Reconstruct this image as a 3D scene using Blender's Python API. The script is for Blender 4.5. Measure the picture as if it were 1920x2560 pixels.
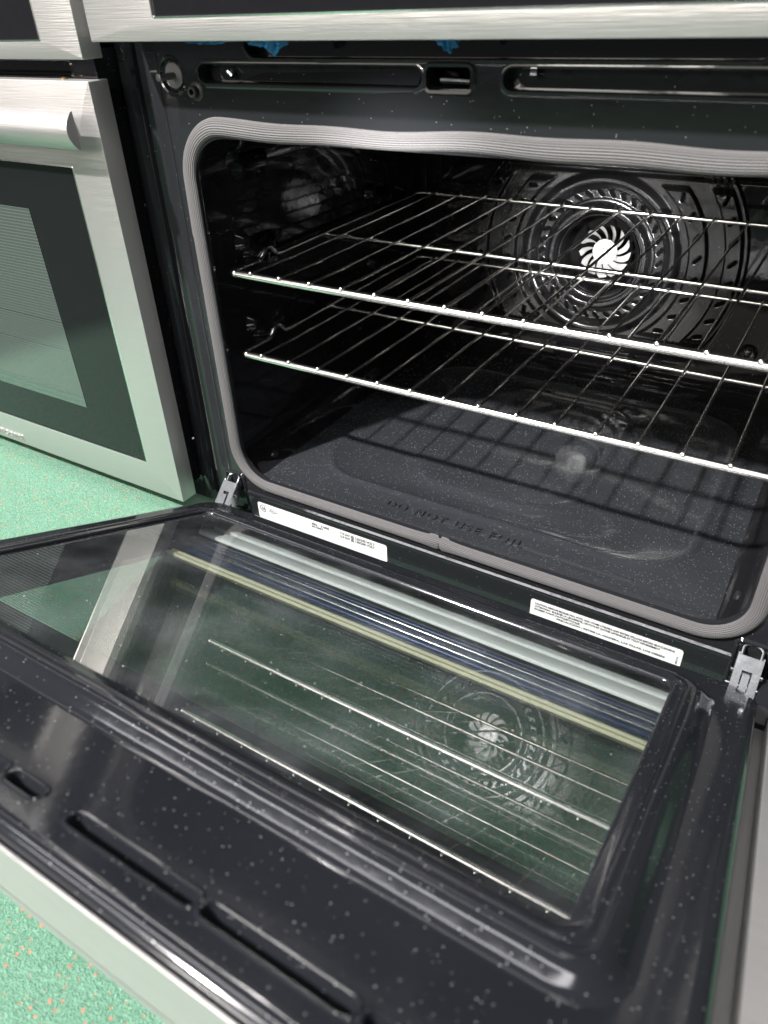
import bpy, bmesh, math, random
from mathutils import Vector, Matrix
random.seed(7)
sc = bpy.context.scene
COL = sc.collection
for o in list(bpy.data.objects): bpy.data.objects.remove(o)

# ------------------------------------------------------------------ camera
cam_d = bpy.data.cameras.new('camera'); cam = bpy.data.objects.new('camera', cam_d); COL.objects.link(cam)
CP = Vector((0.5964, -0.6001, 0.5094))
def camrot():
    r = Vector((0.6056, 0.5377, 0.1368)); t = r.length
    Rr = Matrix.Rotation(t, 3, r.normalized())
    R0 = Matrix(((1, 0, 0), (0, 0, -1), (0, 1, 0)))
    R = Rr @ R0                       # rows: right, down, forward
    right, down, fwd = Vector(R[0]), Vector(R[1]), Vector(R[2])
    return Matrix((right, -down, -fwd)).transposed()
cam.matrix_world = Matrix.Translation(CP) @ camrot().to_4x4()
cam_d.sensor_width = 36; cam_d.sensor_fit = 'AUTO'; cam_d.lens = 36 * 1843.7 / 2560
cam_d.clip_start = 0.01; cam_d.clip_end = 60
cam_d.dof.use_dof = True; cam_d.dof.focus_distance = 0.86; cam_d.dof.aperture_fstop = 6.5
sc.camera = cam

# ------------------------------------------------------------------ world and lamps
w = bpy.data.worlds.new('World'); sc.world = w; w.use_nodes = True
bg = w.node_tree.nodes['Background']; bg.inputs[0].default_value = (0.92, 0.93, 1.0, 1); bg.inputs[1].default_value = 0.12
sc.view_settings.view_transform = 'Standard'; sc.view_settings.look = 'None'
sc.view_settings.exposure = 0.12; sc.view_settings.gamma = 1.0
try: sc.view_settings.use_curve_mapping = False
except Exception: pass
sc.render.resolution_x = 768; sc.render.resolution_y = 1024
sc.render.engine = 'CYCLES'
sc.cycles.max_bounces = 14; sc.cycles.transparent_max_bounces = 16; sc.cycles.glossy_bounces = 8
sc.cycles.sample_clamp_indirect = 6.0
def area(name, loc, tgt, sx, sy, power, col=(1, 1, 1), shape='RECTANGLE'):
    d = bpy.data.lights.new(name, 'AREA'); d.shape = shape; d.size = sx
    if shape == 'RECTANGLE': d.size_y = sy
    d.energy = power; d.color = col
    o = bpy.data.objects.new(name, d); COL.objects.link(o); o.location = loc
    o.rotation_euler = (Vector(tgt) - Vector(loc)).to_track_quat('-Z', 'Y').to_euler(); return o
KEYDIR = Vector((-0.52, -1.0, 1.39)).normalized()
T0 = Vector((0.2, -0.1, 0.1))
def spot(name, loc, tgt, ang, blend, power, rad, col=(1, 1, 1)):
    d = bpy.data.lights.new(name, 'SPOT'); d.energy = power; d.spot_size = math.radians(ang); d.spot_blend = blend; d.shadow_soft_size = rad; d.color = col
    o = bpy.data.objects.new(name, d); COL.objects.link(o); o.location = loc
    o.rotation_euler = (Vector(tgt) - Vector(loc)).to_track_quat('-Z', 'Y').to_euler(); return o
spot('ceiling_spotlight', T0 + KEYDIR * 4.0, (0.15, -0.1, 0), 28, .10, 2050, .07, (1.0, 0.97, 0.95))
area('ceiling_strip_light', (0.2, -0.25, 2.7), (0.2, -0.25, 0), 4.0, .22, 36, (1, 0.98, 1.0))
area('ceiling_strip_light', (0.2, -1.5, 2.7), (0.2, -0.3, 0), 4.0, .22, 36, (1, 0.98, 1.0))
area('shop_fill_light', (-1.2, -4.5, 1.5), (0.2, 0, 0.4), 5.0, 1.6, 66, (1.0, 0.92, 0.80))  # added unseen softbox, fills the reflections in the steel
area('shop_lamp', (-0.8, -3.6, 1.6), (0.4, 0, 0.49), 0.6, 1.0, 34, (1.0, 0.97, 0.92))
area('shop_lamp', (-0.28, -3.6, 1.6), (0.3, 0, 0.49), 0.2, 1.0, 14, (1.0, 0.95, 0.88))
spot('fan_bounce_fill', (0.10, -1.6, 0.80), (0.290, 0.5, 0.185), 8.2, 1.0, 850, .03, (1, 0.98, 0.97))  # added spot, stands in for light bounced off the door glass
spot('fan_bounce_fill', (1.30, -1.6, 0.42), (0.290, 0.5, 0.195), 8.6, 1.0, 800, .03, (1, 0.98, 0.97))  # second added spot, brightens the fan cover from the right
# ------------------------------------------------------------------ materials
def newmat(name):
    m = bpy.data.materials.new(name); m.use_nodes = True; nt = m.node_tree
    b = nt.nodes.get('Principled BSDF'); return m, nt, b
def N(nt, t, **kw):
    n = nt.nodes.new(t)
    for k, v in kw.items():
        if k == 'op': n.operation = v
        else: setattr(n, k, v)
    return n
def math_(nt, op, a, b=None, c=None):
    n = nt.nodes.new('ShaderNodeMath'); n.operation = op
    for i, v in enumerate((a, b, c)):
        if v is None: continue
        if isinstance(v, (int, float)): n.inputs[i].default_value = v
        else: nt.links.new(v, n.inputs[i])
    return n.outputs[0]
def mixc(nt, f, a, b):
    n = nt.nodes.new('ShaderNodeMix'); n.data_type = 'RGBA'
    for s, v in ((0, f), (6, a), (7, b)):
        if isinstance(v, (int, float)): n.inputs[s].default_value = v
        elif isinstance(v, tuple): n.inputs[s].default_value = (*v, 1) if len(v) == 3 else v
        else: nt.links.new(v, n.inputs[s])
    return n.outputs[2]
def specks(nt, vec, scale, rad, keep, flat=False):
    vo = N(nt, 'ShaderNodeTexVoronoi')
    if flat: vo.voronoi_dimensions = '2D'
    vo.inputs['Scale'].default_value = scale; nt.links.new(vec, vo.inputs['Vector'])
    sx = N(nt, 'ShaderNodeSeparateColor'); nt.links.new(vo.outputs['Color'], sx.inputs[0])
    k = math_(nt, 'GREATER_THAN', sx.outputs[0], 1 - keep)
    rr = math_(nt, 'MULTIPLY', sx.outputs[1], rad); rr = math_(nt, 'ADD', rr, rad * .35)
    d = math_(nt, 'LESS_THAN', vo.outputs['Distance'], rr)
    return math_(nt, 'MULTIPLY', k, d)
def enamel(name, col=(.012, .0125, .0145), rough=.07, dust=0.08, peel=.012, haze=0.0):
    m, nt, b = newmat(name)
    tc = N(nt, 'ShaderNodeTexCoord'); v = tc.outputs['Object']
    n1 = N(nt, 'ShaderNodeTexNoise'); n1.inputs['Scale'].default_value = 9; n1.inputs['Detail'].default_value = 6; nt.links.new(v, n1.inputs['Vector'])
    r = math_(nt, 'MULTIPLY_ADD', n1.outputs[0], rough * .9, rough * .55)
    nt.links.new(r, b.inputs['Roughness'])
    c = col
    if haze > 0:
        hz = math_(nt, 'MULTIPLY', math_(nt, 'POWER', n1.outputs[0], 2.0), haze)
        c = mixc(nt, hz, col, (.16, .165, .18))
    if dust > 0:
        s1 = specks(nt, v, 230, .032, dust * .6); s2 = specks(nt, v, 430, .15, dust * .8)
        s = math_(nt, 'MAXIMUM', s1, math_(nt, 'MULTIPLY', s2, .4))
        c = mixc(nt, s, c, (.42, .43, .45))
        rr = math_(nt, 'MAXIMUM', r, math_(nt, 'MULTIPLY', s, .8)); nt.links.new(rr, b.inputs['Roughness'])
    if isinstance(c, tuple): b.inputs['Base Color'].default_value = (*c, 1)
    else: nt.links.new(c, b.inputs['Base Color'])
    n2 = N(nt, 'ShaderNodeTexNoise'); n2.inputs['Scale'].default_value = 60; n2.inputs['Detail'].default_value = 2; nt.links.new(v, n2.inputs['Vector'])
    bp = N(nt, 'ShaderNodeBump'); bp.inputs['Strength'].default_value = peel; bp.inputs['Distance'].default_value = .01
    nt.links.new(n2.outputs[0], bp.inputs['Height']); nt.links.new(bp.outputs[0], b.inputs['Normal'])
    return m
def steel(name, col=(.51, .50, .492), rough=.36, axis='x', streak=.09):
    m, nt, b = newmat(name); b.inputs['Metallic'].default_value = .80
    tc = N(nt, 'ShaderNodeTexCoord'); mp = N(nt, 'ShaderNodeMapping'); nt.links.new(tc.outputs['Object'], mp.inputs[0])
    mp.inputs['Scale'].default_value = (18, 900, 900) if axis == 'x' else (900, 900, 18)
    n1 = N(nt, 'ShaderNodeTexNoise'); n1.inputs['Scale'].default_value = 1; n1.inputs['Detail'].default_value = 3; nt.links.new(mp.outputs[0], n1.inputs['Vector'])
    n0 = N(nt, 'ShaderNodeTexNoise'); n0.inputs['Scale'].default_value = 11; n0.inputs['Detail'].default_value = 5; nt.links.new(tc.outputs['Object'], n0.inputs['Vector'])
    nt.links.new(math_(nt, 'ADD', math_(nt, 'MULTIPLY_ADD', n1.outputs[0], streak, rough - streak * .5), math_(nt, 'MULTIPLY_ADD', n0.outputs[0], .14, -.07)), b.inputs['Roughness'])
    nt.links.new(mixc(nt, n1.outputs[0], tuple(c * .93 for c in col), tuple(min(1, c * 1.07) for c in col)), b.inputs['Base Color'])
    bp = N(nt, 'ShaderNodeBump'); bp.inputs['Strength'].default_value = .24; bp.inputs['Distance'].default_value = .001
    nt.links.new(n1.outputs[0], bp.inputs['Height']); nt.links.new(bp.outputs[0], b.inputs['Normal'])
    b.inputs['Anisotropic'].default_value = .5
    return m
def plain(name, col, rough=.5, metal=0.0, bump=0, bscale=100):
    m, nt, b = newmat(name); b.inputs['Roughness'].default_value = rough; b.inputs['Metallic'].default_value = metal
    tc = N(nt, 'ShaderNodeTexCoord')
    n1 = N(nt, 'ShaderNodeTexNoise'); n1.inputs['Scale'].default_value = bscale; n1.inputs['Detail'].default_value = 4; nt.links.new(tc.outputs['Object'], n1.inputs['Vector'])
    nt.links.new(mixc(nt, n1.outputs[0], tuple(c * .85 for c in col), tuple(min(1, c * 1.15) for c in col)), b.inputs['Base Color'])
    if bump:
        bp = N(nt, 'ShaderNodeBump'); bp.inputs['Strength'].default_value = bump; bp.inputs['Distance'].default_value = .002
        nt.links.new(n1.outputs[0], bp.inputs['Height']); nt.links.new(bp.outputs[0], b.inputs['Normal'])
    return m
def glassmat(name, f0=.10, tint=(.93, .97, .95), stripes=None, rough=.0, sheen=0.0):
    """thin pane: see-through plus a mirror reflection that grows towards grazing"""
    m, nt, b = newmat(name); nt.nodes.remove(b)
    out = nt.nodes['Material Output']
    g = N(nt, 'ShaderNodeNewGeometry')
    dp = N(nt, 'ShaderNodeVectorMath', operation='DOT_PRODUCT'); nt.links.new(g.outputs['Incoming'], dp.inputs[0]); nt.links.new(g.outputs['Normal'], dp.inputs[1])
    c = math_(nt, 'ABSOLUTE', dp.outputs['Value'])
    s = math_(nt, 'POWER', math_(nt, 'SUBTRACT', 1.0, c), 5.0)
    F = math_(nt, 'MULTIPLY_ADD', s, 1 - f0, f0)
    tr = N(nt, 'ShaderNodeBsdfTransparent'); tr.inputs[0].default_value = (*tint, 1)
    gl = N(nt, 'ShaderNodeBsdfAnisotropic') if False else N(nt, 'ShaderNodeBsdfGlossy'); gl.inputs['Roughness'].default_value = rough
    mx = N(nt, 'ShaderNodeMixShader'); nt.links.new(F, mx.inputs[0]); nt.links.new(tr.outputs[0], mx.inputs[1]); nt.links.new(gl.outputs[0], mx.inputs[2])
    last = mx.outputs[0]
    tc = N(nt, 'ShaderNodeTexCoord')
    if sheen > 0:
        n1 = N(nt, 'ShaderNodeTexNoise'); n1.inputs['Scale'].default_value = 14; n1.inputs['Detail'].default_value = 8; nt.links.new(tc.outputs['UV'], n1.inputs['Vector'])
        sm = math_(nt, 'MULTIPLY', math_(nt, 'POWER', n1.outputs[0], 3.0), sheen)  # bluish reflection sheen painted as a diffuse layer, mottled by noise
        sp_ = specks(nt, tc.outputs['Object'], 170, .07, .25)
        sm = math_(nt, 'MAXIMUM', sm, math_(nt, 'MULTIPLY', sp_, .8))
        df = N(nt, 'ShaderNodeBsdfDiffuse'); df.inputs[0].default_value = (.7, .75, .8, 1)
        m2 = N(nt, 'ShaderNodeMixShader'); nt.links.new(sm, m2.inputs[0]); nt.links.new(last, m2.inputs[1]); nt.links.new(df.outputs[0], m2.inputs[2]); last = m2.outputs[0]
    if stripes:
        freq, duty, colr = stripes
        sx = N(nt, 'ShaderNodeSeparateXYZ'); nt.links.new(tc.outputs['UV'], sx.inputs[0])
        fr = math_(nt, 'FRACT', math_(nt, 'MULTIPLY', sx.outputs['Y'], freq)); st = math_(nt, 'LESS_THAN', fr, duty)
        pr = N(nt, 'ShaderNodeBsdfPrincipled'); pr.inputs['Base Color'].default_value = (*colr, 1); pr.inputs['Roughness'].default_value = .12
        m3 = N(nt, 'ShaderNodeMixShader'); nt.links.new(st, m3.inputs[0]); nt.links.new(last, m3.inputs[1]); nt.links.new(pr.outputs[0], m3.inputs[2]); last = m3.outputs[0]
    nt.links.new(last, out.inputs[0]); return m
def carpetmat():
    m, nt, b = newmat('carpet'); b.inputs['Roughness'].default_value = .95
    tc = N(nt, 'ShaderNodeTexCoord'); v = tc.outputs['Object']
    wn = N(nt, 'ShaderNodeTexNoise'); wn.inputs['Scale'].default_value = 260; wn.inputs['Detail'].default_value = 3; nt.links.new(v, wn.inputs['Vector'])
    n2 = N(nt, 'ShaderNodeTexNoise'); n2.inputs['Scale'].default_value = 420; n2.inputs['Detail'].default_value = 2; n2.inputs['Distortion'].default_value = 1.2; nt.links.new(v, n2.inputs['Vector'])
    f = math_(nt, 'MULTIPLY_ADD', n2.outputs[0], 2.4, -.7)
    f = math_(nt, 'MINIMUM', math_(nt, 'MAXIMUM', f, 0.0), 1.0)
    big = N(nt, 'ShaderNodeTexNoise'); big.inputs['Scale'].default_value = 6; big.inputs['Detail'].default_value = 3; nt.links.new(v, big.inputs['Vector'])
    c = mixc(nt, f, (.045, .118, .078), (.145, .285, .198))
    c = mixc(nt, math_(nt, 'MULTIPLY', big.outputs[0], .35), c, (.11, .25, .165))
    mp = N(nt, 'ShaderNodeMapping'); nt.links.new(v, mp.inputs[0]); mp.inputs['Scale'].default_value = (1, 1, .01)
    ad = N(nt, 'ShaderNodeVectorMath', operation='MULTIPLY_ADD'); nt.links.new(wn.outputs['Color'], ad.inputs[0]); ad.inputs[1].default_value = (.003, .003, 0); nt.links.new(mp.outputs[0], ad.inputs[2])
    s = specks(nt, ad.outputs[0], 125, .15, .5, True)
    s = math_(nt, 'MULTIPLY', s, math_(nt, 'GREATER_THAN', f, .12))
    c = mixc(nt, math_(nt, 'MULTIPLY', s, .9), c, (.36, .16, .10))
    nt.links.new(c, b.inputs['Base Color'])
    bp = N(nt, 'ShaderNodeBump'); bp.inputs['Strength'].default_value = .6; bp.inputs['Distance'].default_value = .003
    nt.links.new(f, bp.inputs['Height']); nt.links.new(bp.outputs[0], b.inputs['Normal'])
    return m
def gasketmat():
    m, nt, b = newmat('woven_gasket'); b.inputs['Roughness'].default_value = .6
    tc = N(nt, 'ShaderNodeTexCoord'); sx = N(nt, 'ShaderNodeSeparateXYZ'); nt.links.new(tc.outputs['UV'], sx.inputs[0])
    # u: metres along, v: rib index
    off = math_(nt, 'MULTIPLY', math_(nt, 'FLOOR', sx.outputs['Y']), 1.7)
    wv = math_(nt, 'SINE', math_(nt, 'ADD', math_(nt, 'MULTIPLY', sx.outputs['X'], 3300), off))
    rib = math_(nt, 'PINGPONG', sx.outputs['Y'], .5)
    h = math_(nt, 'MULTIPLY', math_(nt, 'MULTIPLY_ADD', wv, .3, .7), math_(nt, 'POWER', math_(nt, 'MULTIPLY', rib, 2.0), .6))
    n1 = N(nt, 'ShaderNodeTexNoise'); n1.inputs['Scale'].default_value = 700; nt.links.new(tc.outputs['Object'], n1.inputs['Vector'])
    h2 = math_(nt, 'ADD', h, math_(nt, 'MULTIPLY', n1.outputs[0], .3))
    nt.links.new(mixc(nt, math_(nt, 'MINIMUM', h2, 1.0), (.025, .024, .0245), (.120, .115, .116)), b.inputs['Base Color'])
    bp = N(nt, 'ShaderNodeBump'); bp.inputs['Strength'].default_value = .7; bp.inputs['Distance'].default_value = .0012
    nt.links.new(h2, bp.inputs['Height']); nt.links.new(bp.outputs[0], b.inputs['Normal'])
    b.inputs['Specular IOR Level'].default_value = .7
    return m
def filmmat():
    m, nt, b = newmat('blue_film'); b.inputs['Base Color'].default_value = (.02, .20, .42, 1); b.inputs['Roughness'].default_value = .18
    tr = N(nt, 'ShaderNodeBsdfTransparent'); tr.inputs[0].default_value = (.35, .7, .9, 1)
    mx = N(nt, 'ShaderNodeMixShader'); mx.inputs[0].default_value = .72
    nt.links.new(tr.outputs[0], mx.inputs[1]); nt.links.new(b.outputs[0], mx.inputs[2]); nt.links.new(mx.outputs[0], nt.nodes['Material Output'].inputs[0]); return m
def windowmat(name, lo, hi, freq):
    """dark coated glass with a fine printed line screen"""
    m, nt, b = newmat(name); b.inputs['Roughness'].default_value = .05
    tc = N(nt, 'ShaderNodeTexCoord'); sx = N(nt, 'ShaderNodeSeparateXYZ'); nt.links.new(tc.outputs['UV'], sx.inputs[0])
    fr = math_(nt, 'FRACT', math_(nt, 'MULTIPLY', sx.outputs['Y'], freq)); st = math_(nt, 'LESS_THAN', fr, .38)
    nt.links.new(mixc(nt, st, lo, hi), b.inputs['Base Color']); b.inputs['Specular IOR Level'].default_value = 1.0
    b.inputs['Coat Weight'].default_value = 1.0; b.inputs['Coat Roughness'].default_value = .01
    return m
M = dict(
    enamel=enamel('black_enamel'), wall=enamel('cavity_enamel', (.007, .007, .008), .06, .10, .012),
    floor=enamel('oven_floor_enamel', (.019, .021, .024), .08, .95, .016, .05),
    door=enamel('door_enamel', (.0085, .0093, .0115), .09, .34, .011, .04),
    cover=enamel('fan_cover_enamel', (.004, .0042, .0046), .20, .08, .02),
    steel=steel('brushed_steel'), steelz=steel('brushed_steel_side', (.5, .495, .48), .34, 'z'),
    chrome=plain('chrome_wire', (.85, .83, .80), .19, 1.0), alu=plain('fan_aluminium', (.24, .24, .24), .4, .25, .2, 300),
    zinc=plain('zinc_plate', (.36, .375, .39), .22, 1.0, .12, 60), gasket=gasketmat(), carpet=carpetmat(),
    dark=plain('dark_plastic', (.02, .02, .021), .5), void=plain('recess_shade_black', (.003, .003, .003), .9),  # void: black painted in for the shade inside slots and recesses
    greyplug=plain('grey_pin', (.12, .115, .12), .45, .3), glass=glassmat('door_inner_glass', .34, (.96,.98,.97), sheen=.14),
    mid=glassmat('door_middle_glass', .20, (.95,.98,.97)), outer=glassmat('door_screened_glass', .16, (.93, .97, .95), (420, .38, (.012, .013, .013))),
    print=plain('printed_black_glass', (.006, .006, .007), .03), sticker=plain('white_sticker', (.60, .60, .59), .45),
    ink=plain('grey_ink', (.05, .05, .055), .6), film=filmmat(), rail=plain('pale_reflection', (.86, .89, .87), .35, .0, .15, 500),  # rail: pale colour of the reflections built inside the door
    bluereflection=plain('blue_reflection', (.018, .035, .095), .3, .5), yellow=plain('cream_reflection', (.55, .53, .36), .5),  # blue and cream colours of the same built-in reflections
    blackglass=plain('black_door_glass', (.006, .006, .007), .03), window=windowmat('screened_window', (.036, .043, .040), (.060, .071, .067), 260),
    trim=plain('polished_edge', (.85, .84, .82), .2, 1.0), brass=plain('brass_screw', (.75, .5, .25), .25, 1.0),
)

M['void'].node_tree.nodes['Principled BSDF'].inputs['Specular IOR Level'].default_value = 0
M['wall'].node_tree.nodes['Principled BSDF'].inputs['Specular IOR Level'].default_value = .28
# ------------------------------------------------------------------ mesh helpers
def root(name, loc, label, cat, group=None):
    o = bpy.data.objects.new(name, None); COL.objects.link(o); o.location = loc; o.empty_display_size = .02
    o['label'] = label; o['category'] = cat
    if group: o['group'] = group
    return o
def wloc(o):
    v = Vector((0, 0, 0))
    while o is not None: v += Vector(o.location); o = o.parent
    return v
class MB:
    def __init__(s, T=None): s.v = []; s.f = []; s.uv = []; s.T = T
    def p(s, *c):
        s.v.append(s.T(*c) if s.T else Vector(c)); return len(s.v) - 1
    def face(s, idx, uv=None): s.f.append(list(idx)); s.uv.append(uv)
    def box(s, x0, x1, y0, y1, z0, z1):
        i = [s.p(x, y, z) for z in (z0, z1) for y in (y0, y1) for x in (x0, x1)]
        for q in ((0, 2, 3, 1), (4, 5, 7, 6), (0, 1, 5, 4), (2, 6, 7, 3), (0, 4, 6, 2), (1, 3, 7, 5)): s.face([i[k] for k in q])
    def grid(s, rows, closed=False, uvs=None):
        idx = [[s.p(*c) for c in r] for r in rows]; n = len(rows[0])
        for a in range(len(rows) - 1):
            for b in range(n if closed else n - 1):
                b2 = (b + 1) % n
                uv = None
                if uvs: uv = [uvs(a, b), uvs(a, b + 1), uvs(a + 1, b + 1), uvs(a + 1, b)]
                s.face([idx[a][b], idx[a][b2], idx[a + 1][b2], idx[a + 1][b]], uv)
        return idx
    def tube(s, pts, r, n=10, cap=True):
        pts = [Vector(p) for p in pts]; rows = []; up = None
        for i, p in enumerate(pts):
            t = (pts[min(i + 1, len(pts) - 1)] - pts[max(i - 1, 0)]).normalized()
            if up is None:
                up = Vector((0, 0, 1)) if abs(t.z) < .9 else Vector((1, 0, 0))
            up = (up - t * up.dot(t)).normalized(); sd = t.cross(up)
            rad = r[i] if isinstance(r, (list, tuple)) else r
            rows.append([tuple(p + (up * math.cos(2 * math.pi * k / n) + sd * math.sin(2 * math.pi * k / n)) * rad) for k in range(n)])
        idx = s.grid(rows, True)
        if cap: s.face(idx[0][::-1]); s.face(idx[-1])
    def loft(s, rings, cap=False, cap0=False):
        """rings: list of lists of (a,b,d) points with equal count"""
        idx = s.grid(rings, True)
        if cap: s.face(idx[-1])
        if cap0: s.face(idx[0][::-1])
        return idx
    def ball(s, c, r, n=8, sc_=(1, 1, 1)):
        rows = []
        for a in range(n + 1):
            t = math.pi * a / n
            rows.append([(c[0] + r * sc_[0] * math.sin(t) * math.cos(2 * math.pi * k / (2 * n)), c[1] + r * sc_[1] * math.sin(t) * math.sin(2 * math.pi * k / (2 * n)), c[2] + r * sc_[2] * math.cos(t)) for k in range(2 * n)])
        s.grid(rows, True)
    def build(s, name, mat, parent=None, smooth=True, label=None, angle=40):
        me = bpy.data.meshes.new(name); off = wloc(parent) if parent else Vector((0, 0, 0))
        me.from_pydata([tuple(v - off) for v in s.v], [], s.f)
        if any(u is not None for u in s.uv):
            ul = me.uv_layers.new(name='UVMap'); k = 0
            for f, u in zip(s.f, s.uv):
                for j in range(len(f)):
                    ul.data[k].uv = u[j] if u else (0, 0); k += 1
        bm = bmesh.new(); bm.from_mesh(me); bmesh.ops.recalc_face_normals(bm, faces=bm.faces[:]); bm.to_mesh(me); bm.free()
        me.materials.append(mat); me.validate()
        if smooth:
            me.shade_smooth() if hasattr(me, 'shade_smooth') else None
            try: me.set_sharp_from_angle(angle=math.radians(angle))
            except Exception: pass
        o = bpy.data.objects.new(name, me); COL.objects.link(o)
        if parent: o.parent = parent
        if label: o['label'] = label
        return o
def rr(cx, cy, w_, h_, r, n=8):
    """rounded rectangle outline, counter-clockwise"""
    r = max(1e-4, min(r, w_ / 2 - 1e-5, h_ / 2 - 1e-5)); out = []
    for k, (sx, sy) in enumerate(((1, 1), (-1, 1), (-1, -1), (1, -1))):
        for j in range(n + 1):
            a = math.pi / 2 * (k + j / n)
            out.append((cx + sx * (w_ / 2 - r) + r * math.cos(a), cy + sy * (h_ / 2 - r) + r * math.sin(a)))
    return out
def rrx(x0, x1, y0, y1, r, o=0.0, n=8):
    return rr((x0 + x1) / 2, (y0 + y1) / 2, x1 - x0 + 2 * o, y1 - y0 + 2 * o, max(.0005, r + o), n)
def prof(x0, x1, y0, y1, r, pr, n=8):
    return [[(a, b, d) for a, b in rrx(x0, x1, y0, y1, r, o, n)] for o, d in pr]
def plate(T, outer, holes, d, name, mat, parent, bevel=0.0):
    """flat sheet with holes: 2D curve fill"""
    cu = bpy.data.curves.new('tmp', 'CURVE'); cu.dimensions = '2D'; cu.fill_mode = 'BOTH'; cu.extrude = .0004
    for pts in [outer] + holes:
        sp_ = cu.splines.new('POLY'); sp_.points.add(len(pts) - 1); sp_.use_cyclic_u = True
        for i, (a, b) in enumerate(pts): sp_.points[i].co = (a, b, 0, 1)
    o = bpy.data.objects.new('tmp', cu); COL.objects.link(o); bpy.context.view_layer.update()
    me = bpy.data.meshes.new_from_object(o.evaluated_get(bpy.context.evaluated_depsgraph_get()))
    bpy.data.objects.remove(o); bpy.data.curves.remove(cu)
    off = wloc(parent)
    for v in me.vertices: v.co = T(v.co.x, v.co.y, d + v.co.z) - off
    me.materials.clear(); me.materials.append(mat); me.name = name
    ob = bpy.data.objects.new(name, me); COL.objects.link(ob); ob.parent = parent; return ob
def text(T, s_, x, y, d, size, name, mat, parent, ext=.0001, align='LEFT', bold=0.0, squash=1.0, spacing=1.0):
    cu = bpy.data.curves.new('tmp', 'FONT'); cu.body = s_; cu.size = size; cu.extrude = ext; cu.align_x = align; cu.offset = bold; cu.space_character = spacing
    o = bpy.data.objects.new('tmp', cu); COL.objects.link(o); bpy.context.view_layer.update()
    me = bpy.data.meshes.new_from_object(o.evaluated_get(bpy.context.evaluated_depsgraph_get()))
    bpy.data.objects.remove(o); bpy.data.curves.remove(cu); off = wloc(parent)
    for v in me.vertices: v.co = T(x + v.co.x * squash, y + v.co.y, d + v.co.z) - off
    me.materials.clear(); me.materials.append(mat); me.name = name
    ob = bpy.data.objects.new(name, me); COL.objects.link(ob); ob.parent = parent; return ob
FT = lambda a, b, d: Vector((a, -d, b))            # front plane: d towards the camera
W, H, D = .61, .40, .507

# ------------------------------------------------------------------ setting
FZ = -.065
mb = MB(); mb.box(-6, 6, -6, 4, FZ - .05, FZ)
fl = mb.build('floor', M['carpet'], smooth=False); fl['kind'] = 'structure'

# ------------------------------------------------------------------ the open oven
oven = root('wall_oven', (.305, .0, FZ), 'black enamel oven with its lower door open, wire racks in view inside', 'oven')
# cavity
def hole_ring(o_, d):
    q_ = []
    for i in range(len(o_)):
        (a0, b0), (a1, b1) = o_[i], o_[(i + 1) % len(o_)]; m_ = max(1, int(math.hypot(a1 - a0, b1 - b0) / .015))
        q_ += [(a0 + (a1 - a0) * k / m_, b0 + (b1 - b0) * k / m_) for k in range(m_)]
    r_ = []
    for a, b in q_:
        t = math.atan2(b - .184, a - .285); r_.append((.285 + .0570 * math.cos(t), .184 + .0570 * math.sin(t), d))
    return [[(a, b, d) for a, b in q_], r_]
mb = MB(FT)
mb.loft(prof(0, W, 0, H, .045, [(-.001, .001), (.0035, -.004), (.004, -.03), (.004, -.46), (-.004, -.488), (-.022, -.505)], 10))
cav = mb.build('cavity', M['wall'], oven)
mb = MB(FT)
mb.loft(prof(0, W, 0, H, .045, [(-.0219, -.505), (-.04, -.507)], 10)); mb.loft(hole_ring(rrx(0, W, 0, H, .045, -.04, 10), -.507))
bw = mb.build('back_wall', M['wall'], oven)
# inner lip with a bright rolled edge
mb = MB(FT)
mb.loft(prof(0, W, 0, H, .045, [(.006, .0006), (.002, .0025), (-.0012, .002), (-.002, -.001), (-.0012, -.004)], 10))
mb.build('opening_rim', M['enamel'], cav)
# oven floor: pressed sheet with two raised steps
FL = lambda a, b, d: Vector((a, b, d))
mb = MB(FL)
A = [[(a, b, d) for a, b in rrx(.0, .61, -.002, .50, .02, o, 10)] for o, d in ((0, .0012), (-.006, .0022), (-.014, .0010), (-.020, .0006))]
B = [[(a, b, d) for a, b in rrx(.065, .545, .052, .44, .07, o, 10)] for o, d in ((.006, .0006), (.003, .0014), (.0, .0030), (-.003, .0036), (-.007, .0024), (-.011, .0010))]
Cc = [[(a, b, d) for a, b in rrx(.18, .405, .092, .40, .06, o, 10)] for o, d in ((.005, .0010), (.002, .0020), (-.001, .0036), (-.005, .0042), (-.02, .0042))]
mb.loft(A + B + Cc, cap=True)
of = mb.build('oven_floor', M['floor'], oven)
text(lambda a, b, d: Vector((a, b, .0006 + d)), 'DO NOT USE FOIL', .200, .0235, .0004, .0165, 'embossed_lettering', M['floor'], of, ext=.0014, spacing=1.35)
mb = MB(FL)
mb.loft([[(a, b, d) for a, b in rrx(.412, .50, .026, .031, .0025, o, 6)] for o, d in ((.001, .0005), (0, .0011), (-.001, .0014))], cap=True)
mb.build('embossed_bar', M['floor'], of)
for xx in (.012, .598):
    mb = MB(); mb.ball((xx, .048, .006), .005, 8, (1, 1.6, 1.4)); mb.build('corner_stud', M['enamel'], of)
# bottom element cover ridge on the back wall, and the wide trough along the floor's rear edge
mb = MB(FT)
mb.loft(prof(.235, .362, .012, .040, .012, [(.004, -.5065), (.001, -.500), (-.003, -.498), (-.006, -.4985), (-.008, -.501)], 6), cap=True)
mb.build('sensor_cover', M['wall'], oven)
mb = MB(FT)
mb.loft(prof(.03, .575, .062, .30, .05, [(.004, -.5065), (.0, -.503), (-.006, -.502)], 8)); mb.loft(hole_ring(rrx(.03, .575, .062, .30, .05, -.006, 8), -.502))
mb.build('rear_panel', M['wall'], oven)

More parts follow.
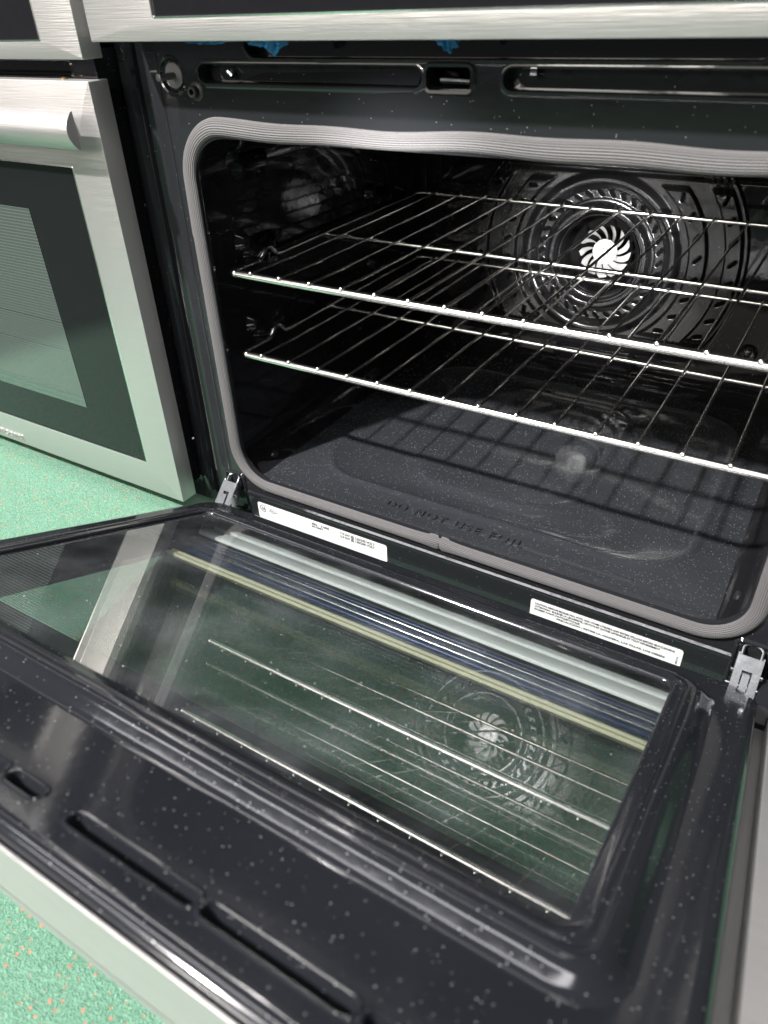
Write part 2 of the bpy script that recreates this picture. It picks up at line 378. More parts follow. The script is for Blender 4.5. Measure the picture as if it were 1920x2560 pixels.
# convection cover, pressed rings
CX, CZ = .285, .184
def bump(r, r0, r1, e): 
    def ss(t): t = max(0, min(1, t)); return t * t * (3 - 2 * t)
    return ss((r - r0) / e) * ss((r1 - r) / e)
mb = MB(FT)
rows = []
rs = [.056 + i * .00075 for i in range(0, 203)]
for r in rs:
    row = []
    for k in range(220):
        a = 2 * math.pi * k / 220; dz = r * math.sin(a)
        h = .004
        h += .010 * bump(r, .0585, .078, .008) + .0070 * bump(r, .093, .1185, .0115)
        mask = bump(abs(dz), -1, .104, .004)
        h += (.0075 * bump(r, .126, .152, .0032) + .0075 * bump(r, .172, .196, .0032)) * mask * (1 if abs(math.cos(a)) > .25 else 0)
        h -= .003 * bump(r, .079, .0955, .003)
        if r < .058: h -= .012
        lim = .118
        z_ = dz; x_ = r * math.cos(a)
        if abs(dz) > lim - .006:
            over = abs(dz) - (lim - .006); h -= min(.004, over * 1.2)
            z_ = math.copysign(min(abs(dz), lim), dz)
        if r > .200: h -= (r - .2) * 1.5
        row.append((CX + x_, CZ + z_, h - .5015))
    rows.append(row)
mb.loft(rows)
fc = mb.build('fan_cover', M['cover'], oven, angle=75)
def pill(mb, x, z, ang, L_, w_, d):
    pts = []; n = 5
    for s_ in (1, -1):
        for j in range(n + 1):
            a = -math.pi / 2 + math.pi * j / n + (0 if s_ == 1 else math.pi)
            px = s_ * (L_ / 2 - w_ / 2) + w_ / 2 * math.cos(a); pz = w_ / 2 * math.sin(a)
            pts.append((x + px * math.cos(ang) - pz * math.sin(ang), z + px * math.sin(ang) + pz * math.cos(ang), d))
    mb.face([mb.p(*q) for q in pts])
slots = []
for k in range(34):
    a = 2 * math.pi * k / 34; slots.append((.0875, a, .0125, -.5015 + .0014))
for rad, hh in ((.1395, .0117), (.1845, .0117)):
    amax = math.asin(min(.98, .092 / rad)); n = 8
    for sd in (0, math.pi):
        for k in range(n):
            a = sd - amax + 2 * amax * k / (n - 1); slots.append((rad, a, .0135, -.5015 + hh))
for rad, a, L_, d in slots:
    ms = MB(FT); x_, z_ = CX + rad * math.cos(a), CZ + rad * math.sin(a); an = a + .75
    pill(ms, x_, z_, an, L_, .0050, d + .0003)
    pts = []
    for j in range(16):
        t = 2 * math.pi * j / 16; ex = math.copysign(abs(math.cos(t)) ** .5, math.cos(t)) * (L_ / 2 + .0008); ez = math.sin(t) * .0034
        pts.append(FT(x_ + ex * math.cos(an) - ez * math.sin(an), z_ + ex * math.sin(an) + ez * math.cos(an), d + .0002))
    ms.T = None; ms.tube(pts + [pts[0]], .0006, 5, False)
    o = ms.build('cover_slot', M['cover'], fc); o.data.materials.append(M['void']); o.data.polygons[0].material_index = 1
# throat behind the hole
mb = MB(FT)
mb.loft([[(CX + r * math.cos(2 * math.pi * k / 64), CZ + r * math.sin(2 * math.pi * k / 64), d) for k in range(64)] for r, d in ((.0565, -.540), (.0565, -.5035), (.0585, -.4995), (.0605, -.4935))])
mb.build('cover_throat', M['cover'], fc)
# fan
mb = MB(FT)
def disc(mb, r, d, n=40, cx=CX, cz=CZ): mb.face([mb.p(cx + r * math.cos(2 * math.pi * k / n), cz + r * math.sin(2 * math.pi * k / n), d) for k in range(n)])
FD = -.517
mb.loft([[(CX + r * math.cos(2 * math.pi * k / 40), CZ + r * math.sin(2 * math.pi * k / 40), d) for k in range(40)] for r, d in ((.018, FD - .002), (.018, FD + .001), (.0160, FD + .0022), (.010, FD + .0022), (.0085, FD + .0005), (.0065, FD + .0005), (.0055, FD + .006), (.002, FD + .008))], cap=True)
nb = 13
for k in range(nb):
    a0 = 2 * math.pi * k / nb; rows = []
    for t in range(7):
        r = .015 + .0225 * t / 6; a = a0 + .42 * (t / 6) ** 1.3
        wd = .20 + .10 * (t / 6) if t < 6 else .22
        rows.append([(CX + r * math.cos(a + wd * q), CZ + r * math.sin(a + wd * q), FD + zz) for q, zz in ((-.5, .0045), (-.1, .0005), (.35, -.001), (.6, -.004))])
    mb.grid(rows)
mb.v = [v + Vector((.004, 0, .003)) for v in mb.v]
fan = mb.build('fan', M['alu'], oven)
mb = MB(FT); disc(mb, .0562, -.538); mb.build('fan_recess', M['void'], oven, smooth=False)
# corner bolts on the rear panel
for bx, bz in ((.515, .077), (.055, .077)):
    mb = MB(FT); mb.loft([[(bx + r * math.cos(math.pi * k / 8), bz + r * math.sin(math.pi * k / 8), d) for k in range(16)] for r, d in ((.013, -.5018), (.010, -.498), (.007, -.499), (.005, -.499), (.005, -.496), (.003, -.495))], cap=True)
    mb.build('rear_bolt', M['cover'], oven)
# pressed rack supports on both side walls
for sx, x0 in ((1, -.0005), (-1, W + .0005)):
    for zz in (.360, .268, .171):
        for yy in (.085, .36):
            mb = MB(lambda a, b, d, sx=sx, x0=x0: Vector((x0 + sx * d, a, b)))
            mb.loft(prof(yy - .022, yy + .030, zz - .012, zz + .010, .010, [(.006, -.003), (.001, .001), (-.004, .005), (-.008, .006)], 6), cap=True)
            mb.loft(prof(yy - .034, yy - .020, zz + .004, zz + .022, .006, [(.004, -.004), (0, .003), (-.003, .006)], 5), cap=True)
            mb.build('rack_support', M['wall'], cav)
        mb = MB(); mb.ball((x0 + sx * .0005, .004, zz), .0022, 6); mb.build('rivet', M['zinc'], cav)

# front frame sheet
holes = [rrx(0, W, 0, H, .045, .004, 10),
         rrx(.0255, .2665, .4455, .4615, .0078), rrx(.271, .3105, .4450, .4615, .004), rrx(.3365, .585, .4455, .4615, .0078),
         rrx(.0855, .5245, .4655, .495, .013), rrx(-.0245, .0045, .436, .466, .0145, 0, 12), rrx(.012, .026, .4315, .4455, .0065, 0, 8)]
plate(FT, rrx(-.026, W + .026, -.11, .52, .001), holes, 0, 'front_frame', M['enamel'], oven)
def pocket(name, x0, x1, z0, z1, r, depth, mat=M['enamel'], rim=.0016, mat2=None):
    mb = MB(FT)
    mb.loft(prof(x0, x1, z0, z1, r, [(.004, .0004), (.002, rim), (-.0002, rim * .9), (-.001, -.001), (-.0012, -depth)], 8))
    o = mb.build(name, mat, oven)
    mb = MB(FT); mb.loft(prof(x0, x1, z0, z1, r, [(0, -depth), (-.001, -depth)], 8), cap=True); mb.build(name + '_back', mat2 or M['void'], o)
    return o
pocket('vent_slot', .0255, .2665, .4455, .4615, .0078, .014, mat2=M['enamel'])
pocket('vent_slot', .3365, .585, .4455, .4615, .0078, .014, mat2=M['enamel'])
pocket('latch_opening', .271, .3105, .4450, .4615, .004, .02, rim=.0035)
pocket('upper_trough', .0855, .5245, .4655, .495, .013, .012, mat2=M['enamel'])
# bits seen inside the slots
mb = MB(); mb.tube([(.278, .010, .451), (.303, .012, .450)], .0022, 8); mb.tube([(.283, .012, .457), (.295, .006, .4555)], .0015, 8); mb.build('latch_hook', M['zinc'], oven)
mb = MB(); mb.tube([(.356, .006, .4575), (.361, .006, .4573)], .0022, 8); mb.build('slot_screw', M['zinc'], oven)
mb = MB(); mb.tube([(.055, .008, .455), (.060, .008, .451)], .0025, 8); mb.build('slot_screw', M['zinc'], oven)
mb = MB(FT); mb.face([mb.p(*q) for q in ((.07, .4475, -.008), (.26, .4475, -.004), (.26, .4570, -.012), (.09, .4535, -.013))]); mb.build('inner_baffle', M['enamel'], oven)
# door switch pin on its round pad
mb = MB(FT)
mb.loft([[(-.010 + r * math.cos(math.pi * k / 16), .451 + r * math.sin(math.pi * k / 16), d) for k in range(32)] for r, d in ((.0178, .0003), (.0165, .0014), (.0148, .0008), (.0132, -.003), (.0126, -.0035))], cap=True)
sw = mb.build('switch_dimple', M['enamel'], oven)
mb = MB(FT); mb.loft([[(-.010 + r * math.cos(math.pi * k / 16), .451 + r * math.sin(math.pi * k / 16), d) for k in range(32)] for r, d in ((.0112, -.0034), (.0112, -.0022), (.0105, -.0016))], cap=True)
mb.loft([[(-.010 + r * math.cos(math.pi * k / 10), .451 + r * math.sin(math.pi * k / 10), d) for k in range(20)] for r, d in ((.0032, -.0018), (.0030, .016), (.0034, .0162), (.0034, .0185), (.0026, .0190))], cap=True)
mb.build('switch_pin', M['greyplug'], sw)
mb = MB(FT); mb.loft([[(.019 + r * math.cos(math.pi * k / 12), .4385 + r * math.sin(math.pi * k / 12), d) for k in range(24)] for r, d in ((.0085, .0003), (.0072, .0015), (.0055, .002), (.0052, .007), (.0042, .008), (.0028, .0078), (.0022, .001))], cap=True)
mb.build('rubber_plug', M['dark'], oven)

# side flanges of the frame, pressed profile extruded in z
def flange(mir):
    P = [(-.0265, .0006), (-.0285, .001), (-.030, -.0015), (-.033, -.006), (-.055, -.006), (-.058, -.004), (-.0605, .006), (-.063, .0085), (-.0720, .0085), (-.0745, .007), (-.0755, .004), (-.0755, -.02)]
    mb = MB(FT); n = 40; rows = []
    for i in range(n + 1):
        z = -.055 + (.52 + .055) * i / n
        rows.append([((x if not mir else W - x), z, d) for x, d in P])
    mb.grid(rows); return mb.build('side_flange', M['enamel'], oven)
fl1 = flange(False); flange(True)
mb = MB(FT); mb.loft([[(-.0675 + .001 + r * math.cos(math.pi * k / 10), .469 + r * math.sin(math.pi * k / 10), d + .0085) for k in range(20)] for r, d in ((.006, .0002), (.005, .001), (.0035, -.003))], cap=True); mb.build('flange_hole', M['enamel'], fl1)
# body shell behind the frame
mb = MB(); mb.box(-.0735, -.072, .012, .60, FZ + .002, .75); mb.box(W + .072, W + .0735, .012, .60, FZ + .002, .75); mb.box(-.0735, W + .0735, .60, .602, FZ + .002, .75)
mb.build('body_shell', M['dark'], oven, smooth=False)

mb = MB(); mb.box(.6375, .700, -.046, -.0095, FZ + .001, -.034); mb.build('base_corner', M['enamel'], oven, smooth=False)
# lower front panel with pressed line above the labels
mb = MB(FT)
P = [(-.0225, .0012), (-.0245, .0012), (-.0262, .0034), (-.0290, .0036), (-.0305, .0024), (-.0325, .0022), (-.064, .0022), (-.0645, .0010)]
rows = [[(x, z, d) for x in (.002, .004, .20, .40, .606, .608)] for z, d in P]
mb.grid(rows); mb.build('lower_front_panel', M['enamel'], oven)

# woven gasket
mb = MB(); L = []
cxs = rrx(0, W, 0, H, .042, .0078, 14)
# resample closed outline
pts = [Vector((a, b)) for a, b in cxs]; tot = 0; seg = []
for i in range(len(pts)):
    l = (pts[(i + 1) % len(pts)] - pts[i]).length; seg.append(l); tot += l
NS = 620; path = []; acc = 0; i = 0
for k in range(NS):
    s_ = tot * k / NS
    while s_ > acc + seg[i] + 1e-12: acc += seg[i]; i += 1
    path.append(pts[i].lerp(pts[(i + 1) % len(pts)], (s_ - acc) / max(seg[i], 1e-9)))
NR = 13; SUB = 5; nv = NR * SUB; rows = []
for k in range(NS):
    p = path[k]; t = (path[(k + 1) % NS] - path[k - 1]).normalized(); nrm = Vector((t.y, -t.x))   # outward for ccw
    wob = -.0006 + .0009 * math.sin(p.x * 21 + 1) + .0009 * math.sin(p.x * 47 + p.y * 30) if p.y > .3 else .0004 * math.sin(p.x * 33 + p.y * 25)
    hw = .0080 + (.0007 * math.sin(p.x * 17 + .6) if p.y > .3 else 0); hh = .0066
    if p.y < .02:
        dx = p.x - .288; hw += .0022 * math.exp(-(dx / .018) ** 2) - .0028 * math.exp(-(dx / .0015) ** 2); hh += -.0015 * math.exp(-(dx / .02) ** 2) - .0025 * math.exp(-(dx / .0012) ** 2)
    row = []
    for j in range(nv + 1):
        a = math.pi * (1.08 * j / nv - .04); rb = 1 + .024 * abs(math.sin(math.pi * j / SUB)) - .02
        u_ = -math.cos(a) * hw * rb; d_ = (max(0, math.sin(a)) ** .8 * hh * rb + .0002) if math.sin(a) > 0 else .0002
        q = p + nrm * (u_ + wob * (1 if p.y > .3 else 0))
        row.append((q.x, -d_, q.y))
    rows.append(row)
rows.append(rows[0])
mb.grid(rows, False, lambda a, b: (tot * a / NS, b / SUB))
gk = mb.build('gasket', M['gasket'], oven, angle=180)
mb = MB(); mb.tube([(.288, -.0002, -.0192), (.288, -.0036, -.0150), (.2882, -.0044, -.0085), (.288, -.0034, -.003), (.288, -.0002, .0006)], .0005, 6); mb.build('gasket_seam', M['dark'], gk)

# labels below the gasket
def lab(x0, x1, z0, z1):
    mb = MB(FT); mb.loft(prof(x0, x1, z0, z1, .003, [(0, .0026), (0, .0029)], 5), cap=True); return mb.build('label', M['sticker'], oven)
l1 = lab(.0165, .2175, -.0630, -.0375); l1['label'] = 'white rating label with certification marks below the gasket'
T1 = lambda a, b, d: Vector((a, -(.0031 + d), b))
ink = M['ink']
def ring_(cx, cz, r, a0, a1, th, nm, par):
    mb = MB(T1); n = 28; rows = []
    for k in range(n + 1):
        a = a0 + (a1 - a0) * k / n; rows.append([(cx + q * math.cos(a), cz + q * math.sin(a), 0) for q in (r - th, r + th)])
    mb.grid(rows); return mb.build(nm, ink, par, smooth=False)
ring_(.0255, -.0455, .0050, .65, 2 * math.pi - .65, .0005, 'certification_mark', l1)
text(T1, 'SA', .0228, -.0478, 0, .0060, 'certification_mark', ink, l1, bold=.00012)
ring_(.0410, -.0455, .0037, 0, 2 * math.pi, .0003, 'certification_mark', l1)
text(T1, 'UL', .0387, -.0473, 0, .0040, 'certification_mark', ink, l1, squash=.9)
text(T1, 'c', .0350, -.0478, 0, .004, 'label_text', ink, l1); text(T1, 'us', .0452, -.0478, 0, .004, 'label_text', ink, l1)
text(T1, '60Hz     3 WIRE\nAC ONLY', .105, -.0440, 0, .0040, 'label_text', ink, l1, bold=.0001)
text(T1, '7.9 kW @ 120/240 VOLT\n5.9 kW @ 120/208 VOLT', .149, -.0440, 0, .0048, 'label_text', ink, l1, bold=.00007)
mb = MB(T1)
for (x0, x1, z0, nl) in ((.052, .082, -.0420, 5), (.105, .170, -.0400, 1), (.020, .032, -.0528, 1), (.036, .047, -.0512, 2)):
    for q in range(nl):
        x_ = x0
        while x_ < x1 - random.uniform(0, .008):
            l_ = random.uniform(.0015, .005); z_ = z0 - q * .0030; i4 = [mb.p(a, b, 0) for a, b in ((x_, z_), (x_ + l_, z_), (x_ + l_, z_ + .0008), (x_, z_ + .0008))]; mb.face(i4); x_ += l_ + .0009
mb.build('label_text', plain('pale_ink', (.38, .38, .40), .6), l1, smooth=False)
l2 = lab(.4035, .5665, -.0645, -.0405); l2['label'] = 'white caution label in three languages near the right hinge'
LN = ['CAUTION: REMOVE BROILER PAN, POTS, AND OTHER UTENSILS AND EXCESS SPILLAGE BEFORE SELF-CLEANING', 'ATTENTION : ENLEVER LA LÈCHEFRITE, LES POTS ET AUTRES USTENSILES ET TOUT DÉVERSEMENT', "EXCESSIF AVANT L'AUTONETTOYAGE.", 'PRECAUCIÓN : RETIRE LA ASADERA, LAS OLLAS, LOS DEMÁS']
for i, (s_, wd) in enumerate(zip(LN, (.150, .136, .052, .116))):
    ob = text(T1, s_, 0, 0, 0, .0034, 'label_text', ink, l2, bold=.00010)
    off = wloc(l2); xs = [v.co.x + off.x for v in ob.data.vertices]; k = wd / (max(xs) - min(xs)); x0 = .4085 + (.026 if i == 3 else 0)
    for v in ob.data.vertices:
        v.co.x = (v.co.x + off.x - min(xs)) * k + x0 - off.x; v.co.z += -.0465 - i * .0040
text(lambda a, b, d: T1(.563 - b, -.0615 + a, d), 'A0812714', 0, 0, 0, .0026, 'label_text', ink, l2)

# hinges
def hinge(xc):
    o_ = Vector((xc, -.002, -.016)); t = Vector((0, -.72, -.694)).normalized(); n = Vector((0, -.694, .72)); 
    Th = lambda a, b, d: o_ + Vector((1, 0, 0)) * a + t * b + n * d
    mb = MB(Th)
    mb.box(-.0105, -.0045, .004, .040, .008, .0095); mb.box(.0045, .0105, .004, .040, .008, .0095); mb.box(-.0045, .0045, .004, .018, .008, .0095)
    mb.box(-.0115, -.0101, .002, .048, -.006, .0093); mb.box(.0101, .0115, .002, .048, -.006, .0093)
    h_ = mb.build('hinge', M['zinc'], oven, smooth=False)
    mb = MB(); mb.tube([Th(-.0085, .006, .006), Th(-.0085, -.004, .006), Th(-.006, -.0070, .006), Th(0, -.0090, .006), Th(.006, -.0070, .006), Th(.0085, -.004, .006), Th(.0085, .006, .006)], .0016, 8)
    mb.build('spring_loop', M['zinc'], h_)
    mb = MB(Th); mb.box(-.0032, .0032, .022, .060, .002, .0112); mb.box(-.006, -.0040, .028, .056, .000, .0075); mb.box(.0040, .006, .028, .056, .000, .0075); mb.T = None
    mb.tube([Th(-.014, .020, .004), Th(.014, .020, .004)], .0022, 8); mb.tube([Th(-.0155, .033, .003), Th(.013, .033, .003)], .0018, 8); mb.tube([Th(-.007, .050, .005), Th(.007, .050, .005)], .0035, 10)
    mb.build('hinge_arm', M['zinc'], h_)
    mb = MB(Th); mb.box(-.004, .004, .018, .022, .001, .005); mb.build('spring_tip', M['brass'], h_, smooth=False)
    mb = MB(FT); mb.loft(prof(xc - .015, xc + .015, -.060, -.004, .004, [(.003, .0008), (.001, .003), (-.001, .0028), (-.0016, .0009)], 5), cap=True); mb.build('hinge_socket', M['enamel'], h_)
hinge(.6245); hinge(-.0180)

# ------------------------------------------------------------------ the opened door (part of the oven)
TH = math.radians(23.25); Y0, Z0 = -.0347, -.0285
def DT(u, v, h): return Vector((u, Y0 - v * math.cos(TH) + h * math.sin(TH), Z0 + v * math.sin(TH) + h * math.cos(TH)))
UL, UR, VB, VF = -.030, .640, 0.0, .537
dslots = [rrx(.2885, .3145, .5035, .5128, .0042), rrx(.3385, .4235, .5040, .5135, .0046), rrx(.4285, .5105, .5040, .5135, .0046), rrx(.5155, .5985, .5040, .5135, .0046), rrx(.2000, .2830, .5040, .5135, .0046), rrx(.0985, .1805, .5040, .5135, .0046), rrx(.0085, .0915, .5040, .5135, .0046)]
PB = (-.003, .606, .036, .450)
door = plate(DT, rrx(UL, UR, VB, VF, .03, -.011, 8), [rrx(*PB, .036, .0, 8)] + [rrx(s[0][0], s[0][0], 0, 0, 1) if False else s for s in dslots], 0, 'open_door', M['door'], oven)
door['label'] = 'lower oven door pulled open, black enamel inside with a large glass'
mb = MB(DT)
mb.loft(prof(UL, UR, VB, VF, .03, [(-.0112, .0004), (-.008, .0003), (-.004, -.0012), (-.0012, -.004), (0, -.008), (0, -.030)], 8)); mb.build('panel_edge', M['door'], door)
mb = MB(DT)
G = (.0250, .5705, .073, .4150)
R1 = prof(*PB, .036, [(.001, .0003), (-.002, .0008), (-.006, .0030), (-.010, .0064), (-.014, .0088), (-.018, .0099), (-.022, .0103)], 8)
R2 = prof(*G, .010, [(.0125, .0103), (.0115, .0109), (.0100, .0113), (.0086, .0109), (.0076, .0101), (.003, .0101), (.0012, .0097), (.0, .0082), (-.0006, .0065)], 8)
mb.loft(R1 + R2); mb.build('raised_window_frame', M['door'], door)
for s_ in dslots:
    xs = [a for a, b in s_]; ys = [b for a, b in s_]
    a0, a1, b0, b1 = min(xs), max(xs), min(ys), max(ys)
    mb = MB(DT); mb.loft(prof(a0, a1, b0, b1, (b1 - b0) / 2 - .0003, [(.0030, .0003), (.0018, .0012), (.0006, .0010), (-.0003, -.0006), (-.0006, -.012)], 6)); so = mb.build('door_slot', M['door'], door)
    mb = MB(DT); mb.loft(prof(a0, a1, b0, b1, (b1 - b0) / 2 - .0003, [(.0, -.011), (-.0005, -.011)], 6), cap=True); mb.build('slot_screen', plain('slot_mesh', (.012, .012, .012), .7, 0, .8, 900), so)
def sheet(name, mat, u0, u1, v0, v1, h, par, th=.003):
    mb = MB(DT); i = [mb.p(*q) for q in ((u0, v0, h), (u1, v0, h), (u1, v1, h), (u0, v1, h))]; mb.face(i, [(u0, v0), (u1, v0), (u1, v1), (u0, v1)])
    return mb.build(name, mat, par, smooth=False)
sheet('inner_glass', M['glass'], G[0] - .001, G[1] + .001, G[2] - .001, G[3] + .001, .0068, door)
sheet('middle_glass', M['mid'], .012, .598, .020, .440, -.010, door)
sheet('outer_glass', M['outer'], .034, .590, .010, .347, -.0290, door)
plate(DT, rrx(UL + .003, UR - .003, .003, VF - .003, .004), [rrx(.034, .590, .010, .347, .002)], -.0300, 'printed_glass_border', M['print'], door)
mb = MB(DT)
mb.loft([[(a, b, d) for a, b in rrx(.004, .603, .012, .446, .004, 0, 4)] for d in (.0, -.0285)]); mb.build('door_inner_wall', M['door'], door, smooth=False)
def strip(u0, u1, v0, v1, h, mat, nm='pale_reflection_strip'):
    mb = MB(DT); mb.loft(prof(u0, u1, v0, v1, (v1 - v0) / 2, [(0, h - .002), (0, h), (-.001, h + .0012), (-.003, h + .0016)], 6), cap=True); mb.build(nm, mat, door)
strip(.006, .585, .020, .042, -.0215, M['rail']); strip(.006, .585, .046, .070, -.0225, M['rail'])  # strips added to stand for white reflections between the door panes
strip(.012, .585, .076, .084, -.0265, M['bluereflection'], 'blue_reflection_strip'); strip(.012, .585, .085, .092, -.0265, M['zinc'], 'grey_reflection_strip'); strip(.012, .585, .093, .103, -.0265, M['bluereflection'], 'blue_reflection_strip'); strip(.012, .585, .104, .108, -.0265, M['zinc'], 'grey_reflection_strip'); strip(.012, .585, .109, .118, -.0265, M['bluereflection'], 'blue_reflection_strip')  # blue and grey bands of the pane reflections, built as strips
strip(.030, .588, .128, .134, -.0272, M['yellow'], 'cream_reflection_strip'); strip(.030, .588, .137, .140, -.0272, M['yellow'], 'cream_reflection_strip')  # cream band of the pane reflections, also put in as strips
# steel skin
mb = MB(DT)
mb.box(.6525, .6655, .001, VF + .0030, -.036, -.0150); mb.box(-.0555, -.0425, .001, VF + .0030, -.036, -.0150)
mb.box(-.0425, .6525, VF + .0012, VF + .0030, -.0265, -.0045); mb.box(-.0425, .6525, VF - .012, VF + .0012, -.0285, -.0265)
mb.box(-.0425, -.027, .001, VF + .0012, -.036, -.0345); mb.box(.637, .6525, .001, VF + .0012, -.036, -.0345); mb.box(-.027, .637, .47, VF - .012, -.036, -.0345); mb.box(-.027, .637, -.045, .003, -.036, -.0345)
sk = mb.build('steel_door_skin', M['steel'], door, smooth=False)
bv = sk.modifiers.new('b', 'BEVEL'); bv.width = .0006; bv.segments = 2
def handle(T, u0, u1, v0, v1, h0, h1, name, par):
    """broad flat bar, gently domed, tapered end posts"""
    mb = MB(T); rows = []; n = 12
    for i in range(9):
        e = i / 8; u = u0 + (u1 - u0) * e; rows.append([])
        bulge = 0
        for j in range(n + 1):
            t = j / n; rows[-1].append((u, v0 + (v1 - v0) * t, h1 - (h1 - h0) * .30 * (2 * t - 1) ** 2))
    idx = mb.grid(rows)
    back = [[mb.p(u0 + (u1 - u0) * i / 8, v, h1 - (h1 - h0) * .36) for v in (v0, v1)] for i in range(9)]
    for i in range(8):
        mb.face([back[i][0], back[i][1], back[i + 1][1], back[i + 1][0]])
        mb.face([idx[i][0], idx[i + 1][0], back[i + 1][0], back[i][0]]); mb.face([idx[i][n], back[i][1], back[i + 1][1], idx[i + 1][n]])
    for i in (0, 8): mb.face(idx[i] + [back[i][1], back[i][0]])
    for uu in (u0 + .02, u1 - .045): mb.box(uu, uu + .018, min(v0, v1) + .008, max(v0, v1) - .008, h0, h1 - (h1 - h0) * .34)
    o = mb.build(name, M['steel'], par, angle=35); return o
handle(lambda u, v, h: DT(u, v, -h), -.018, .628, .489, .5185, .036, .074, 'door_handle', door)

# upper door of the same oven (shut)
mb = MB(FT)
UD0, UD1, UZ0, UZ1 = -.0555, .6655, .4815, .80
YF = .050
mb.loft([[(a, b, d) for a, b in rrx(UD0, UD1, UZ0, UZ1, .0012, o, 3)] for o, d in ((0, .016), (0, YF - .0012), (-.0004, YF - .0003), (-.0012, YF))] + [[(a, b, d) for a, b in rrx(.0285, .5815, .4985, .72, .0012, o, 3)] for o, d in ((.0004, YF), (0, YF - .001))])
ud = mb.build('upper_door', M['steel'], oven, angle=30); ud['label'] = 'shut upper oven door, brushed steel border round black glass'
mb = MB(FT); mb.loft(prof(.0285, .5815, .4985, .72, .0012, [(0.0006, YF - .0002), (-.0012, YF + .0004), (-.0016, YF - .001)], 3)); mb.build('glass_trim', M['trim'], ud)
mb = MB(FT); i = [mb.p(*q) for q in ((.028, .498, YF - .0012), (.582, .498, YF - .0012), (.582, .72, YF - .0012), (.028, .72, YF - .0012))]; mb.face(i); mb.build('glass', M['blackglass'], ud, smooth=False)
mb = MB(FT); mb.box(UD0 + .001, UD1 - .001, UZ0 + .002, UZ0 + .010, .003, .016); mb.build('inner_panel', M['enamel'], ud, smooth=False)

# ------------------------------------------------------------------ racks
def rack(loc, label):
    r_ = root('oven_rack', loc, label, 'oven rack', 'wire racks inside the oven')
    lx, ly, lz = loc
    g = lambda x, y, z: (x + lx, y + ly, z + lz)
    mb = MB(); hw = .2985
    def rail(s):
        P = [(s * (hw - .010), 0), (s * (hw - .002), .003), (s * hw, .010), (s * hw, .052)]
        pts = [g(x, y, 0) for x, y in P]
        for q in range(9):
            t = q / 8; pts.append(g(s * hw, .056 + .030 * t, .0115 * math.sin(math.pi * t) ** 1.2))
        pts += [g(s * hw, .095, -.001), g(s * hw, .20, 0), g(s * hw, .42, 0), g(s * (hw - .002), .431, .002), g(s * (hw - .012), .436, .002)]
        return pts
    L = rail(-1); R = rail(1)
    mb = MB(); mb.tube(L[::-1][:0] + L, .0028, 10); mb.build('side_rail', M['chrome'], r_)
    mb = MB(); mb.tube(R, .0028, 10); mb.build('side_rail', M['chrome'], r_)
    mb = MB(); mb.tube([g(-hw + .011, 0, 0), g(-.1, -.0004, 0), g(.1, -.0004, 0), g(hw - .011, 0, 0)], .0042, 14); mb.ball(g(-hw + .008, .001, 0), .0044, 8); mb.ball(g(hw - .008, .001, 0), .0044, 8); mb.build('front_bar', M['chrome'], r_)
    mb = MB(); mb.tube([g(-hw, .192, -.0028), g(hw, .192, -.0028)], .0027, 10); mb.build('cross_bar', M['chrome'], r_)
    mb = MB(); mb.tube([g(-hw + .01, .436, .002), g(hw - .01, .436, .002)], .0030, 10); mb.build('rear_bar', M['chrome'], r_)
    for k in range(14):
        x = -.264 + .04 * k + random.uniform(-.0006, .0006); mb = MB()
        mb.tube([g(x, -.0015, .0040), g(x, .004, .0042), g(x, .06, .0032), g(x + random.uniform(-.0004, .0004), .19, .0028), g(x, .32, .0032), g(x, .436, .0048)], .0016, 7)
        mb.ball(g(x, -.0028, .0044), .0028, 6); mb.build('wire', M['chrome'], r_)
    return r_
rack((.305, .020, .2575), 'upper chrome wire rack, the one nearer the top of the open oven')
rack((.305, .020, .1610), 'lower chrome wire rack, the one just above the oven floor')

# ------------------------------------------------------------------ the neighbouring oven
nb_ = root('wall_oven', (-.445, 0, FZ), 'stainless oven on the left with both doors shut, green carpet mirrored in its glass', 'oven')
NX0, NX1 = -.815, -.0725
mb = MB(); mb.box(NX0, -.0785, .0, .60, FZ + .001, .75); body = mb.build('body', M['enamel'], nb_, smooth=False)
def ndoor(name, x1, z0, z1, glass, label):
    y = .050; x0 = x1 - .722
    mb = MB(FT); g0, g1, g2, g3 = glass
    mb.loft([[(a, b, d) for a, b in rrx(x0, x1, z0, z1, .0012, o, 3)] for o, d in ((0, .026), (0, y - .0012), (-.0004, y - .0003), (-.0012, y))] + [[(a, b, d) for a, b in rrx(g0, g1, g2, g3, .0012, o, 3)] for o, d in ((.0004, y), (0, y - .001))])
    d_ = mb.build(name, M['steel'], nb_, angle=30); d_['label'] = label
    mb = MB(FT); mb.loft(prof(g0, g1, g2, g3, .0012, [(.0006, y - .0002), (-.0012, y + .0004), (-.0016, y - .001)], 3)); mb.build('glass_trim', M['trim'], d_)
    mb = MB(FT); i = [mb.p(*q) for q in ((g0, g2, y - .0012), (g1, g2, y - .0012), (g1, g3, y - .0012), (g0, g3, y - .0012))]; mb.face(i); mb.build('glass', M['blackglass'], d_, smooth=False)
    mb = MB(FT); mb.box(x0 + .012, x1 - .012, z0 + .010, z1 - .006, .002, .026); mb.build('inner_panel', M['enamel'], d_, smooth=False)
    return d_
ld = ndoor('lower_door', -.0725, -.0400, .4500, (-.640, -.1265, .0065, .3710), 'shut lower door with a broad handle and a screened window')
mb = MB(FT); q = ((-.560, .0650, .0492), (-.2240, .0650, .0492), (-.2240, .3200, .0492), (-.560, .3200, .0492)); i = [mb.p(*c) for c in q]; mb.face(i, [(c[0], c[1]) for c in q]); mb.build('window', M['window'], ld, smooth=False)
